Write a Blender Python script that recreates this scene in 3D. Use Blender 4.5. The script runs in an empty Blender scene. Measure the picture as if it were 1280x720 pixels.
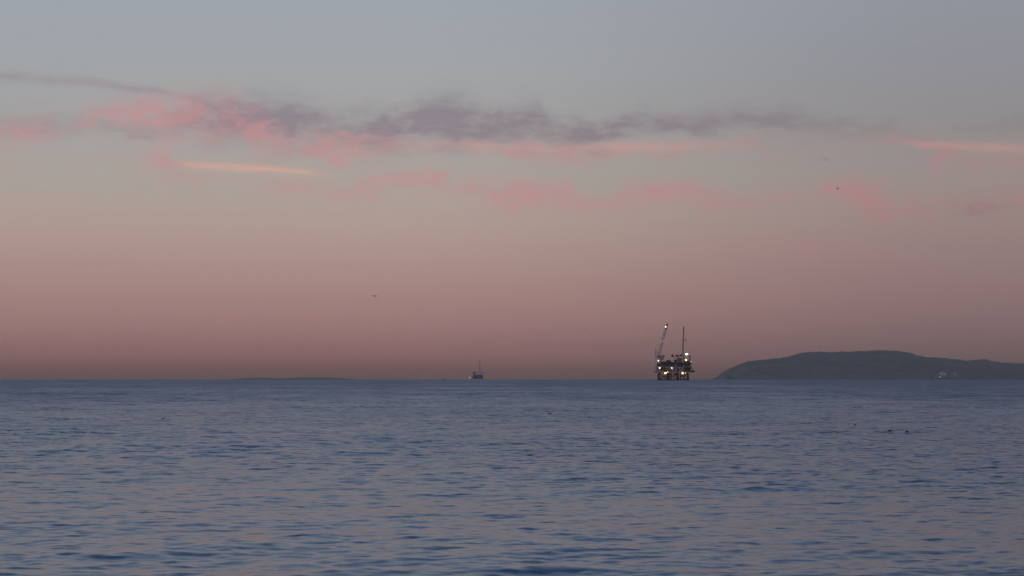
import bpy, bmesh, math, random
import numpy as np
from mathutils import Vector, Matrix, noise as mnoise

# ------------------------------------------------------------------ camera
SC = bpy.context.scene
COL = SC.collection
F_PX = 84.0 / 36.0 * 1280.0          # focal length of the lens in photo pixels
EYE = 3.5                            # eye height above the water, metres
R_EARTH = 7.4e6                      # earth radius with refraction
DIP = math.sqrt(2 * EYE / R_EARTH)
PITCH = math.atan((474.4 - 360.0) / F_PX) - DIP

cam_data = bpy.data.cameras.new('camera')
cam_data.lens = 84.0
cam_data.sensor_width = 36.0
cam_data.clip_start = 0.5
cam_data.clip_end = 400000.0
cam = bpy.data.objects.new('camera', cam_data)
COL.objects.link(cam)
cam.location = (0, 0, EYE)
cam.rotation_euler = (math.pi / 2 + PITCH, 0, 0)
SC.camera = cam

# ------------------------------------------------------------------ view
SC.view_settings.view_transform = 'Standard'
SC.view_settings.look = 'None'
SC.view_settings.exposure = 0.0
SC.view_settings.gamma = 1.0
SC.view_settings.use_curve_mapping = False
SC.render.engine = 'CYCLES'
SC.cycles.use_denoising = True
SC.cycles.denoiser = 'OPENIMAGEDENOISE'
SC.cycles.max_bounces = 6
SC.cycles.volume_bounces = 0
SC.cycles.sample_clamp_indirect = 4.0

SUN_EL = 0.6
SUN_AZ = -138.0      # degrees from the view direction, negative = left: behind and to the left


def lin(c):
    out = []
    for v in c:
        v /= 255.0
        out.append(v / 12.92 if v <= 0.04045 else ((v + 0.055) / 1.055) ** 2.4)
    return out


# ------------------------------------------------------------------ world
world = bpy.data.worlds.new('World')
SC.world = world
world.use_nodes = True
WT = world.node_tree
for n in list(WT.nodes):
    WT.nodes.remove(n)
W_OUT = WT.nodes.new('ShaderNodeOutputWorld')
W_BG = WT.nodes.new('ShaderNodeBackground')
W_BG.inputs['Strength'].default_value = 0.12


class NB:
    """small expression helper for shader node trees"""

    def __init__(self, tree):
        self.t = tree

    def _put(self, sock, v):
        if isinstance(v, (int, float)):
            sock.default_value = v
        elif isinstance(v, (tuple, list)):
            sock.default_value = v if len(v) == len(sock.default_value) else tuple(v) + (1.0,)
        else:
            self.t.links.new(v, sock)

    def m(self, op, a, b=None, c=None, clamp=False):
        n = self.t.nodes.new('ShaderNodeMath')
        n.operation = op
        n.use_clamp = clamp
        self._put(n.inputs[0], a)
        if b is not None:
            self._put(n.inputs[1], b)
        if c is not None:
            self._put(n.inputs[2], c)
        return n.outputs[0]

    def xyz(self, x, y, z=0.0):
        n = self.t.nodes.new('ShaderNodeCombineXYZ')
        for i, v in enumerate((x, y, z)):
            self._put(n.inputs[i], v)
        return n.outputs[0]

    def noise(self, vec, scale, detail=3.0, rough=0.55, lac=2.0, dist=0.0):
        n = self.t.nodes.new('ShaderNodeTexNoise')
        n.inputs['Scale'].default_value = scale
        n.inputs['Detail'].default_value = detail
        n.inputs['Roughness'].default_value = rough
        n.inputs['Lacunarity'].default_value = lac
        n.inputs['Distortion'].default_value = dist
        if vec is not None:
            self.t.links.new(vec, n.inputs['Vector'])
        return n.outputs[0]

    def mapr(self, v, a, b, c=0.0, d=1.0, smooth=False):
        n = self.t.nodes.new('ShaderNodeMapRange')
        n.interpolation_type = 'SMOOTHSTEP' if smooth else 'LINEAR'
        self._put(n.inputs[0], v)
        for i, q in enumerate((a, b, c, d)):
            self._put(n.inputs[i + 1], q)
        return n.outputs[0]

    def mix(self, f, a, b, mode='MIX'):
        n = self.t.nodes.new('ShaderNodeMix')
        n.data_type = 'RGBA'
        n.blend_type = mode
        n.clamp_factor = True
        self._put(n.inputs[0], f)
        self._put(n.inputs[6], a)
        self._put(n.inputs[7], b)
        return n.outputs[2]

    def ramp(self, f, stops, interp='LINEAR'):
        n = self.t.nodes.new('ShaderNodeValToRGB')
        n.color_ramp.interpolation = interp
        e = n.color_ramp.elements
        while len(e) < len(stops):
            e.new(0.5)
        for el, (p, c) in zip(e, stops):
            el.position = p
            el.color = tuple(c) + (1.0,)
        self._put(n.inputs[0], f)
        return n.outputs[0]


W = NB(WT)
tc = WT.nodes.new('ShaderNodeTexCoord')
sep = WT.nodes.new('ShaderNodeSeparateXYZ')
WT.links.new(tc.outputs['Generated'], sep.inputs[0])
dx, dy, dz = sep.outputs
V = W.m('MULTIPLY', W.m('ARCSINE', dz), 180 / math.pi)          # elevation, degrees
U = W.m('MULTIPLY', W.m('ARCTAN2', dx, dy), 180 / math.pi)      # azimuth from the view direction

DEG_PX = math.degrees(1 / F_PX)
EYE_Y = 474.4 - DIP * F_PX


def el_of(y):
    return (EYE_Y - y) * DEG_PX


def az_of(x):
    return math.degrees(math.atan((x - 640) / F_PX))


# clear-sky colours by elevation: towards the brighter (left) and the duller (right) side of the view
SKY_L = [(0.0, (101, 85, 87)), (0.15, (108, 86, 88)), (0.30, (119, 91, 92)), (0.62, (136, 104, 104)),
         (1.18, (150, 117, 116)), (1.76, (159, 127, 123)), (2.33, (165, 136, 131)), (3.68, (174, 154, 146)),
         (4.6, (169, 160, 153)), (6.4, (163, 162, 162)), (7.3, (162, 164, 167)), (8.9, (159, 165, 173)),
         (12.5, (142, 156, 176)), (20, (116, 139, 175)), (45, (80, 104, 147)), (90, (62, 85, 128))]
SKY_R = [(0.0, (90, 80, 83)), (0.15, (95, 83, 86)), (0.30, (103, 88, 90)), (0.62, (114, 95, 96)),
         (1.18, (126, 104, 105)), (1.76, (135, 112, 113)), (2.8, (144, 122, 123)), (3.68, (149, 130, 128)),
         (4.6, (150, 137, 135)), (5.5, (147, 139, 139)), (6.4, (141, 139, 143)), (8.9, (143, 146, 157)),
         (12.5, (130, 139, 158)), (20, (106, 124, 158)), (45, (76, 98, 140)), (90, (62, 85, 128))]
ELX = W.m('POWER', W.m('MAXIMUM', W.m('DIVIDE', V, 90.0), 0.0), 0.4)
HAZE_DENSITY, HAZE_EDGE, HAZE_TOP = 1.8e-5, 52000.0, 640.0
HAZE_GLOW = (0.090, 0.086, 0.113)        # light the haze itself sends back
NISH_W, SKY_STRENGTH = 0.35, 0.12
NISH = [(0, 0.10, 0.02, 0.0), (1, 0.60, 0.22, 0.0), (4, 1.2, 0.77, 0.2), (9, 1.0, 0.97, 0.62), (20, 0.59, 0.71, 0.70), (40, 0.31, 0.40, 0.48), (90, 0.25, 0.33, 0.42)]


def sky_ramp(table):
    """tables hold the sky as seen through the sea haze; the air in front and the sky model's share are taken off"""
    st = []
    for e, c in table:
        path = min(HAZE_EDGE, HAZE_TOP / max(math.sin(math.radians(e)), 1e-4))
        T = math.exp(-HAZE_DENSITY * path)
        q = []
        for i, v in enumerate(lin(c)):
            n_ = float(np.interp(e, [r[0] for r in NISH], [r[i + 1] for r in NISH]))
            q.append(max(0.004, (v - (1 - T) * HAZE_GLOW[i]) / T - n_ * NISH_W * SKY_STRENGTH))
        st.append(((e / 90.0) ** 0.4, q))
    return W.ramp(ELX, st)


right = W.mapr(U, -3.5, 12.3, 0.0, 1.0, smooth=True)
sky_col = W.mix(right, sky_ramp(SKY_L), sky_ramp(SKY_R))

# ---- clouds: a broken bank lit from below, in sky directions (degrees)
uv = W.xyz(W.m('MULTIPLY', U, 0.85), W.m('MULTIPLY', V, 1.9), 3.7)
uv2 = W.xyz(W.m('MULTIPLY', U, 0.85), W.m('MULTIPLY', V, 1.9), 11.3)
wu = W.m('SUBTRACT', W.noise(uv, 1.2, 5.0, 0.62), 0.5)
wv = W.m('SUBTRACT', W.noise(uv2, 1.2, 5.0, 0.62), 0.5)
UW = W.m('ADD', U, W.m('MULTIPLY', wu, 2.0))
VW = W.m('ADD', V, W.m('MULTIPLY', wv, 1.0))
fine = W.noise(W.xyz(W.m('MULTIPLY', U, 1.0), W.m('MULTIPLY', V, 2.4), 1.0), 1.6, 7.0, 0.66, 2.1, 0.3)
fine = W.mapr(fine, 0.36, 0.63, 0.0, 1.0)
fine2 = W.noise(W.xyz(W.m('MULTIPLY', U, 1.1), W.m('MULTIPLY', V, 2.0), 7.0), 1.7, 7.0, 0.66, 2.1, 0.2)
fine2 = W.mapr(fine2, 0.39, 0.62, 0.0, 1.0)


def blob(x, y, rx, ry, slope=0.0, amp=1.0, calm=False):
    """soft elongated patch; centre and radii given in photo pixels, turned into degrees"""
    cu, cv = az_of(x), el_of(y)
    uu, vv = (U, V) if calm else (UW, VW)
    du = W.m('SUBTRACT', uu, cu)
    dv = W.m('SUBTRACT', vv, cv)
    if slope:
        dv = W.m('MULTIPLY_ADD', du, slope, dv)      # positive slope falls to the right
    a = W.m('MULTIPLY', du, 1.0 / (rx * DEG_PX))
    b = W.m('MULTIPLY', dv, 1.0 / (ry * DEG_PX))
    d2 = W.m('MULTIPLY_ADD', a, a, W.m('MULTIPLY', b, b))
    g = W.m('POWER', 2.718281828, W.m('MULTIPLY', d2, -1.0))
    return W.m('MULTIPLY', g, amp)


def total(items):
    s = None
    for it in items:
        s = it if s is None else W.m('ADD', s, it)
    return s


def rows(stops, calm=False, spread=1.0, gain_=1.0):
    """one drift of cloud along the azimuth: stops are (x, y, half thickness, amount) in photo pixels"""
    st = [((az_of(x) + 16.0) / 32.0, (el_of(y) / 12.0, ry * DEG_PX, amp / 1.2)) for x, y, ry, amp in stops]
    rp = W.ramp(W.mapr(U if calm else UW, -16.0, 16.0), st, 'EASE')
    sp = WT.nodes.new('ShaderNodeSeparateColor')
    WT.links.new(rp, sp.inputs[0])
    cv, rv, am = sp.outputs
    q = W.m('DIVIDE', W.m('MULTIPLY_ADD', cv, -12.0, V if calm else VW), rv)
    g = W.m('POWER', 2.718281828, W.m('MULTIPLY', W.m('MULTIPLY', q, q), -spread))
    return W.m('MULTIPLY', W.m('MULTIPLY', g, am), 1.2 * gain_)


streak = rows([(-50, 103, 8, .5), (0, 104, 7, .6), (100, 108, 6, .65), (180, 117, 5, .6), (240, 125, 4, .4), (290, 130, 4, .0)], True)
purple = total([
    W.m('MULTIPLY', streak, 0.9),
    rows([(-50, 160, 12, .25), (40, 165, 12, .4), (100, 160, 10, .3), (200, 165, 8, .3), (270, 152, 20, .85), (340, 150, 22, 1.),
          (420, 162, 17, .85), (480, 166, 17, 1.), (540, 150, 20, 1.), (570, 155, 24, 1.), (620, 158, 16, .9), (660, 155, 18, 1.),
          (700, 168, 13, .9), (750, 168, 13, 1.), (800, 152, 12, .8), (860, 157, 10, .7), (920, 152, 12, .55), (970, 155, 14, .6),
          (1040, 160, 12, .5), (1100, 168, 8, .3), (1170, 172, 6, .1), (1320, 165, 10, .35)], spread=0.62, gain_=1.35),
    blob(1240, 260, 30, 5.5, 0.0, 0.8), blob(1033, 202, 5.5, 2.0, 0.1, 0.6, True), blob(172, 172, 28, 4, 0.0, 0.45)])
purple = W.m('MULTIPLY', purple, W.m('MULTIPLY_ADD', fine, 0.62, 0.42), clamp=True)
pink = total([
    rows([(-40, 178, 12, .5), (0, 175, 14, .6), (40, 172, 14, .9), (75, 165, 10, .3), (105, 150, 12, .8), (130, 148, 12, .8), (160, 147, 16, 1.),
          (230, 152, 22, 1.), (290, 148, 24, .7), (330, 172, 20, .9), (370, 180, 12, .6), (415, 190, 16, 1.2), (450, 186, 12, .9),
          (500, 183, 8, .4), (560, 182, 6, .4), (610, 185, 7, .6), (650, 189, 9, .9), (700, 192, 12, .8), (750, 189, 8, .8), (800, 187, 6, .6),
          (870, 186, 5, .5), (930, 181, 5, .5), (980, 195, 6, .3), (1040, 185, 5, .1), (1105, 176, 5, .4), (1145, 183, 7, .7), (1165, 197, 16, .8),
          (1190, 200, 12, .4), (1230, 205, 10, .5), (1310, 200, 10, .5)], spread=0.65, gain_=1.2),
    rows([(-40, 215, 10, .3), (60, 215, 8, .1), (150, 205, 10, .2), (215, 205, 18, .7), (240, 222, 10, .5), (290, 225, 8, .2), (350, 240, 9, .6),
          (400, 240, 8, .5), (440, 240, 9, .4), (455, 232, 14, 1.0), (500, 222, 10, 1.15), (540, 225, 10, 1.0), (590, 236, 12, .6), (640, 244, 16, .95),
          (680, 240, 14, .8), (720, 252, 9, .5), (760, 255, 9, .7), (790, 243, 11, .9), (850, 242, 10, .9), (895, 247, 9, .6), (940, 255, 9, .4),
          (1000, 245, 8, .4), (1050, 240, 11, .8), (1085, 248, 18, .9), (1130, 260, 9, .6), (1180, 258, 6, .35), (1300, 255, 8, .35)], spread=0.7, gain_=1.25),
    W.m('MULTIPLY', streak, 0.25),
    blob(985, 308, 80, 10, 0.0, 0.4)])
pink = W.m('MULTIPLY', pink, W.m('MULTIPLY_ADD', fine2, 0.85, 0.28), clamp=True)
peach = rows([(205, 207, 4, .0), (245, 209, 5, .75), (320, 212.5, 5.5, .9), (370, 216, 5, .8), (412, 221, 4, .15), (440, 222, 4, .0), (480, 182, 4, .0),
              (520, 181, 4, .25), (590, 181, 5, .35), (640, 185, 4, .2), (700, 188, 4, .2), (760, 184, 6, .45), (850, 184, 5, .35), (900, 184, 3, .2),
              (945, 185, 3, .0), (1120, 180, 3, .0), (1160, 185, 4.5, .45), (1230, 190, 5.5, .6), (1310, 195, 5.5, .55)], True)
fibre = W.mapr(W.noise(W.xyz(W.m('MULTIPLY', U, 0.7), W.m('MULTIPLY', W.m('MULTIPLY_ADD', U, 0.065, V), 9.0), 2.0), 1.3, 5.0, 0.65, 2.1, 0.4), 0.3, 0.65)
peach = W.m('MULTIPLY', peach, W.m('MULTIPLY_ADD', fibre, 0.75, 0.3), clamp=True)

C_PURPLE = W.mix(right, lin((122, 109, 130)), lin((112, 103, 120)))
C_PINK = W.mix(right, lin((197, 134, 142)), lin((178, 117, 127)))
C_PEACH = W.mix(right, lin((220, 166, 152)), lin((202, 146, 140)))
cloudy = W.mix(W.m('MULTIPLY', purple, 0.70), sky_col, C_PURPLE)
cloudy = W.mix(W.m('MULTIPLY', pink, 0.62), cloudy, C_PINK)
cloudy = W.mix(W.m('MULTIPLY', peach, 0.85), cloudy, C_PEACH)

nish = WT.nodes.new('ShaderNodeTexSky')
nish.sky_type = 'NISHITA'
nish.sun_disc = False
nish.sun_elevation = math.radians(SUN_EL)
nish.sun_rotation = math.radians(SUN_AZ % 360)
# twilight air glow on top of the sky model; both share the one low Background strength
air = W.mix(1.0, nish.outputs[0], (NISH_W,) * 3, 'MULTIPLY')
W_BG2 = WT.nodes.new('ShaderNodeBackground')
W_BG2.inputs['Strength'].default_value = SKY_STRENGTH
for col_, bg_ in ((sky_col, W_BG), (cloudy, W_BG2)):
    glow = W.mix(1.0, col_, (1 / SKY_STRENGTH,) * 3, 'MULTIPLY')
    WT.links.new(W.mix(1.0, glow, air, 'ADD'), bg_.inputs['Color'])
# the cloud layer only exists between these elevations; clear sky above and below it
in_layer = W.m('MULTIPLY', W.m('GREATER_THAN', V, el_of(335)), W.m('LESS_THAN', V, el_of(70)))
mixs = WT.nodes.new('ShaderNodeMixShader')
WT.links.new(in_layer, mixs.inputs[0])
WT.links.new(W_BG.outputs[0], mixs.inputs[1])
WT.links.new(W_BG2.outputs[0], mixs.inputs[2])
WT.links.new(mixs.outputs[0], W_OUT.inputs['Surface'])
world.cycles.sampling_method = 'MANUAL'
world.cycles.sample_map_resolution = 512

# ------------------------------------------------------------------ sun (at the horizon, behind the left shoulder)
sun_data = bpy.data.lights.new('sun', 'SUN')
sun_data.energy = 0.12
sun_data.angle = math.radians(4.0)
sun_data.color = (1.0, 0.62, 0.5)
sun = bpy.data.objects.new('sun', sun_data)
COL.objects.link(sun)
_a, _e = math.radians(SUN_AZ), math.radians(SUN_EL + 1.0)
sun_dir = Vector((math.sin(_a) * math.cos(_e), math.cos(_a) * math.cos(_e), math.sin(_e)))
sun.rotation_euler = (-sun_dir).to_track_quat('-Z', 'Y').to_euler()
sun.location = (0, 0, 50)


# ------------------------------------------------------------------ helpers
def tag(o, label=None, cat=None, group=None, kind=None):
    if label:
        o['label'] = label
    if cat:
        o['category'] = cat
    if group:
        o['group'] = group
    if kind:
        o['kind'] = kind
    return o


def sea_z(d):
    return -d * d / (2 * R_EARTH)


def at(px, py, dist):
    """world point seen at photo pixel (px, py), dist metres along the view axis"""
    cx, cy = (px - 640) / F_PX, (360 - py) / F_PX
    c, s = math.cos(PITCH), math.sin(PITCH)
    k = dist / (c - s * cy)
    return Vector((cx * k, dist, EYE + (s + c * cy) * k))


def empty(name, loc, rz=0.0):
    o = bpy.data.objects.new(name, None)
    COL.objects.link(o)
    o.location = loc
    o.rotation_euler = (0, 0, rz)
    o.empty_display_size = 1.0
    return o


class MB:
    """collects shapes, then links them as one mesh object"""

    def __init__(self):
        self.v, self.f = [], []

    def add(self, vs, fs):
        b = len(self.v)
        self.v.extend(tuple(q) for q in vs)
        self.f.extend(tuple(b + i for i in f) for f in fs)
        return self

    def box(self, x0, x1, y0, y1, z0, z1):
        vs = [(x, y, z) for z in (z0, z1) for y in (y0, y1) for x in (x0, x1)]
        return self.add(vs, [(0, 2, 3, 1), (4, 5, 7, 6), (0, 1, 5, 4), (2, 6, 7, 3), (0, 4, 6, 2), (1, 3, 7, 5)])

    def tube(self, p, q, r, r2=None, n=8):
        p, q = Vector(p), Vector(q)
        r2 = r if r2 is None else r2
        d = (q - p).normalized()
        a = d.orthogonal().normalized()
        b = d.cross(a)
        vs, fs = [], []
        for i in range(n):
            t = 2 * math.pi * i / n
            o = a * math.cos(t) + b * math.sin(t)
            vs += [p + o * r, q + o * r2]
        for i in range(n):
            j = (i + 1) % n
            fs.append((2 * i, 2 * j, 2 * j + 1, 2 * i + 1))
        fs.append(tuple(2 * i for i in range(n))[::-1])
        fs.append(tuple(2 * i + 1 for i in range(n)))
        return self.add(vs, fs)

    def bar(self, p, q, w):
        return self.tube(p, q, w * 0.7071, n=4)

    def prism(self, pts, y0, y1):
        """outline in the x-z plane, extruded along y"""
        n = len(pts)
        vs = [(x, y0, z) for x, z in pts] + [(x, y1, z) for x, z in pts]
        fs = [tuple(range(n)), tuple(range(2 * n - 1, n - 1, -1))]
        fs += [(i, i + n, (i + 1) % n + n, (i + 1) % n) for i in range(n)]
        return self.add(vs, fs)

    def loft(self, rings):
        n = len(rings[0])
        b = len(self.v)
        for r in rings:
            self.v.extend(tuple(q) for q in r)
        for k in range(len(rings) - 1):
            for i in range(n):
                j = (i + 1) % n
                self.f.append((b + k * n + i, b + k * n + j, b + (k + 1) * n + j, b + (k + 1) * n + i))
        self.f.append(tuple(b + i for i in range(n))[::-1])
        self.f.append(tuple(b + (len(rings) - 1) * n + i for i in range(n)))
        return self

    def rail(self, x0, x1, y0, y1, z, h=1.1, w=0.07, step=2.5):
        for hh in (h, h * 0.55):
            self.box(x0, x1, y0, y0 + w, z + hh - w, z + hh)
            self.box(x0, x1, y1 - w, y1, z + hh - w, z + hh)
            self.box(x0, x0 + w, y0 + w, y1 - w, z + hh - w, z + hh)
            self.box(x1 - w, x1, y0 + w, y1 - w, z + hh - w, z + hh)
        n = max(1, int((x1 - x0) / step))
        for i in range(n + 1):
            x = x0 + (x1 - x0 - w) * i / n
            self.box(x, x + w, y0 + 0.005, y0 + w - 0.005, z, z + h - 0.01)
            self.box(x, x + w, y1 - w + 0.005, y1 - 0.005, z, z + h - 0.01)
        return self

    def lattice(self, p, q, w0, w1, chord, brace, n):
        """square lattice beam from p to q"""
        p, q = Vector(p), Vector(q)
        d = (q - p).normalized()
        side = Vector((0, 1, 0))
        up = d.cross(side).normalized()

        def corner(t, i):
            c = p.lerp(q, t)
            w = (w0 + (w1 - w0) * t) / 2
            sx = (-1, 1, 1, -1)[i]
            sy = (-1, -1, 1, 1)[i]
            return c + up * (sx * w) + side * (sy * w)
        for i in range(4):
            self.bar(corner(0, i), corner(1, i), chord)
        for k in range(n):
            t0, t1 = k / n, (k + 1) / n
            for i in range(4):
                j = (i + 1) % 4
                self.bar(corner(t0, i), corner(t1, j) if k % 2 else corner(t0, j), brace)
                self.bar(corner(t0 if k % 2 else t1, i), corner(t1 if k % 2 else t0, j), brace)
        return self

    def build(self, name, mat, parent=None, smooth=False):
        me = bpy.data.meshes.new(name)
        me.from_pydata(self.v, [], self.f)
        bm = bmesh.new()
        bm.from_mesh(me)
        bmesh.ops.recalc_face_normals(bm, faces=bm.faces)
        bm.to_mesh(me)
        bm.free()
        if smooth:
            me.polygons.foreach_set('use_smooth', [True] * len(me.polygons))
        me.materials.append(mat)
        o = bpy.data.objects.new(name, me)
        COL.objects.link(o)
        if parent:
            o.parent = parent
        return o


# ------------------------------------------------------------------ materials
def new_mat(name):
    m = bpy.data.materials.new(name)
    m.use_nodes = True
    t = m.node_tree
    return m, NB(t), t.nodes['Principled BSDF']


def painted(name, col, dark=0.55, scale=0.35, rough=0.65, metal=0.0):
    """weathered paint or steel: streaks and blotches of rust and salt"""
    m, N, p = new_mat(name)
    tcn = m.node_tree.nodes.new('ShaderNodeTexCoord')
    mp = m.node_tree.nodes.new('ShaderNodeMapping')
    mp.inputs['Scale'].default_value = (1, 1, 0.3)
    m.node_tree.links.new(tcn.outputs['Object'], mp.inputs[0])
    f = N.mapr(N.noise(mp.outputs[0], scale, 5.0, 0.65), 0.35, 0.7)
    c = N.mix(f, col, [q * dark for q in col])
    rust = N.mapr(N.noise(mp.outputs[0], scale * 2.3, 4.0, 0.6), 0.58, 0.72)
    c = N.mix(N.m('MULTIPLY', rust, 0.5), c, (0.10, 0.045, 0.02))
    m.node_tree.links.new(c, p.inputs['Base Color'])
    p.inputs['Roughness'].default_value = rough
    p.inputs['Metallic'].default_value = metal
    return m


def lamp_mat(name, col, strength):
    m, N, p = new_mat(name)
    p.inputs['Base Color'].default_value = (0.8, 0.8, 0.8, 1)
    p.inputs['Emission Color'].default_value = tuple(col) + (1,)
    p.inputs['Emission Strength'].default_value = strength
    return m


M_STEEL = painted('dark_steel', (0.075, 0.082, 0.088), 0.5)
M_DECK = painted('deck_steel', (0.26, 0.28, 0.28))
M_PALE = painted('pale_paint', (0.42, 0.43, 0.42), 0.7)
M_GREY = painted('grey_paint', (0.28, 0.30, 0.30))
M_TANK = painted('tank_paint', (0.30, 0.32, 0.30), 0.7)
M_LEG = painted('jacket_steel', (0.14, 0.13, 0.12))
M_BOOM = painted('boom_paint', (0.66, 0.65, 0.61), 0.85)
M_WHITE = painted('white_paint', (0.74, 0.74, 0.71), 0.8)
M_RED = painted('mast_paint', (0.16, 0.06, 0.05), 0.7)
M_GLASS, _n, _p = new_mat('window_glass')
_p.inputs['Base Color'].default_value = (0.02, 0.025, 0.03, 1)
_p.inputs['Roughness'].default_value = 0.08
L_ORANGE = lamp_mat('sodium_lamp', (1.0, 0.46, 0.10), 3.4)
L_WARM = lamp_mat('warm_lamp', (1.0, 0.62, 0.38), 1.7)
L_WHITE = lamp_mat('white_lamp', (0.95, 0.97, 1.0), 2.6)
L_SMALL = lamp_mat('small_lamp', (1.0, 0.86, 0.74), 1.2)

# ------------------------------------------------------------------ sea
rng = np.random.default_rng(11)
bands = [  # shortest, longest wavelength, mean square slope, spread of directions, count
    (0.34, 0.75, 0.0034, 0.95, 70), (0.75, 2.2, 0.0016, 0.85, 56), (2.2, 8.0, 0.0006, 0.6, 30), (8.0, 34.0, 0.00022, 0.35, 14)]
WAVES = []
for lo, hi, mss, spread, cnt in bands:
    for i in range(cnt):
        lam = lo * (hi / lo) ** ((i + rng.random()) / cnt)
        th = -math.pi / 2 + 0.22 + rng.normal() * spread          # mostly rolling towards the shore
        k = 2 * math.pi / lam
        amp = math.sqrt(2 * mss / cnt) / k
        WAVES.append((lam, k * math.cos(th), k * math.sin(th), amp, rng.random() * 2 * math.pi, k, mss / cnt))
rng = np.random.default_rng(5)
GUSTS = [(2 * math.pi / l * math.cos(t), 2 * math.pi / l * math.sin(t), p) for l, t, p in zip(
    rng.uniform(25, 260, 9), rng.normal(math.pi / 2, 0.5, 9), rng.uniform(0, 6.28, 9))]


def gust(x, y):
    g = 0
    for kx, ky, p in GUSTS:
        g = g + np.sin(kx * x + ky * y + p)
    return 1.0 + 0.10 * g


far_r = [25.0]
while far_r[-1] < 50000:
    r_ = far_r[-1]
    far_r.append(r_ * (1 + (0.0019 if r_ < 140 else min(0.03, 0.0019 * (r_ / 140) ** (0.45 if r_ < 1500 else 1.0)))))
radii = np.array([2.0, 5.0, 9.0, 14.0, 18.0, 21.5] + far_r)
print('SEA ROWS', len(radii))
spacing = np.gradient(radii)
fine_az = np.linspace(-15.8, 15.8, 640)
side_az = 15.8 + 94.2 * (np.linspace(0, 1, 40)[1:]) ** 1.6
az = np.radians(np.concatenate([-side_az[::-1], fine_az, side_az]))
NR, NA = len(radii), len(az)
RR, AA = np.meshgrid(radii, az, indexing='ij')
GX = (RR * np.sin(AA)).astype(np.float64)
GY = (RR * np.cos(AA)).astype(np.float64)
GZ = sea_z(RR)
daz = np.gradient(az)
dX, dY, dZ = np.zeros_like(GX), np.zeros_like(GX), np.zeros_like(GX)
G = np.clip(gust(GX, GY), 0.35, 1.9)
lost = np.zeros((NR, NA), np.float32)
CHOP = 0.75
local = np.maximum(spacing[:, None] * 1.0, radii[:, None] * daz[None, :])
for lam, kx, ky, amp, ph, k, ms in WAVES:
    wgt = np.clip((lam / local - 2.2) / 2.5, 0, 1)
    lost += (ms * (1 - wgt ** 2)).astype(np.float32)
    rows = np.nonzero(wgt.max(axis=1) > 0)[0]
    if len(rows) == 0:
        continue
    s = slice(0, rows[-1] + 1)
    phs = (kx * GX[s] + ky * GY[s] + ph).astype(np.float32)
    a = (wgt[s] * amp * (G[s] if lam < 8 else 1.0)).astype(np.float32)
    dZ[s] += a * np.cos(phs)
    sn = a * np.sin(phs) * CHOP
    dX[s] -= sn * (kx / k)
    dY[s] -= sn * (ky / k)


# a low swell standing up as it nears the beach
crest = 43.1 + 0.035 * GX + 0.35 * np.sin(0.55 * GX + 1.0) + 0.2 * np.sin(1.7 * GX)
dZ += np.exp(-((GY - crest) / 0.95) ** 2) * 0.13 * np.clip(0.55 + 0.45 * np.sin(0.5 * GX + 1.9) + 0.25 * np.sin(1.3 * GX), 0, 1.3)


def wave_z(x, y):
    z = sea_z(math.hypot(x, y))
    g = float(np.clip(gust(x, y), 0.35, 1.9))
    r = math.hypot(x, y)
    for lam, kx, ky, amp, ph, k, ms in WAVES:
        w = min(1, max(0, (lam / (r * 0.0022) - 2.2) / 2.5))
        z += w * amp * (g if lam < 8 else 1.0) * math.cos(kx * x + ky * y + ph)
    return z


co = np.stack([GX + dX, GY + dY, GZ + dZ], axis=-1).reshape(-1, 3).astype(np.float32)
ii = np.arange(NR * NA).reshape(NR, NA)
quads = np.stack([ii[:-1, :-1], ii[1:, :-1], ii[1:, 1:], ii[:-1, 1:]], axis=-1).reshape(-1, 4)[:, ::-1]
nq = len(quads)
me = bpy.data.meshes.new('sea')
me.vertices.add(len(co))
me.vertices.foreach_set('co', co.ravel())
me.loops.add(nq * 4)
me.loops.foreach_set('vertex_index', quads.ravel().astype(np.int32))
me.polygons.add(nq)
me.polygons.foreach_set('loop_start', np.arange(nq, dtype=np.int32) * 4)
me.polygons.foreach_set('use_smooth', np.ones(nq, dtype=bool))
me.update(calc_edges=True)
att = me.attributes.new('unresolved_slope', 'FLOAT', 'POINT')
att.data.foreach_set('value', lost.ravel())
sea = bpy.data.objects.new('sea', me)
COL.objects.link(sea)
tag(sea, 'calm blue grey sea with small dark ripples reaching to the horizon', 'sea', kind='structure')

m_sea, N, P = new_mat('sea_water')
mt = m_sea.node_tree
atn = mt.nodes.new('ShaderNodeAttribute')
atn.attribute_name = 'unresolved_slope'
tcn = mt.nodes.new('ShaderNodeTexCoord')
pos = tcn.outputs['Object']
ln = mt.nodes.new('ShaderNodeVectorMath')
ln.operation = 'LENGTH'
mt.links.new(pos, ln.inputs[0])
dist = ln.outputs['Value']
mpn = mt.nodes.new('ShaderNodeMapping')
mpn.inputs['Scale'].default_value = (1.0, 0.45, 1.0)
mt.links.new(pos, mpn.inputs[0])
patch = N.mapr(N.noise(mpn.outputs[0], 0.016, 5.0, 0.6), 0.36, 0.64)      # gusts and slicks
chop = N.mapr(N.noise(pos, 0.17, 4.0, 0.65), 0.32, 0.68)                   # clumps of small waves
far_chop = N.mapr(dist, 90, 320, 0.0, 1.0)
gain = N.m('MULTIPLY_ADD', N.m('MULTIPLY', N.m('SUBTRACT', chop, 0.5), far_chop), 1.5, 1.0)
gain = N.m('MULTIPLY', gain, N.m('MULTIPLY_ADD', patch, 1.1, 0.5))
gain = N.m('MULTIPLY', gain, N.mapr(dist, 60, 480, 1.0, 4.0))               # more wind offshore
slope_var = N.m('ADD', N.m('MULTIPLY', atn.outputs['Fac'], gain), 0.0012)   # slopes too small for the mesh
rough_share = N.mapr(dist, 60, 1500, 0.2, 0.8)
rough = N.m('POWER', N.m('MULTIPLY_ADD', slope_var, rough_share, 0.0008), 0.25)
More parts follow.
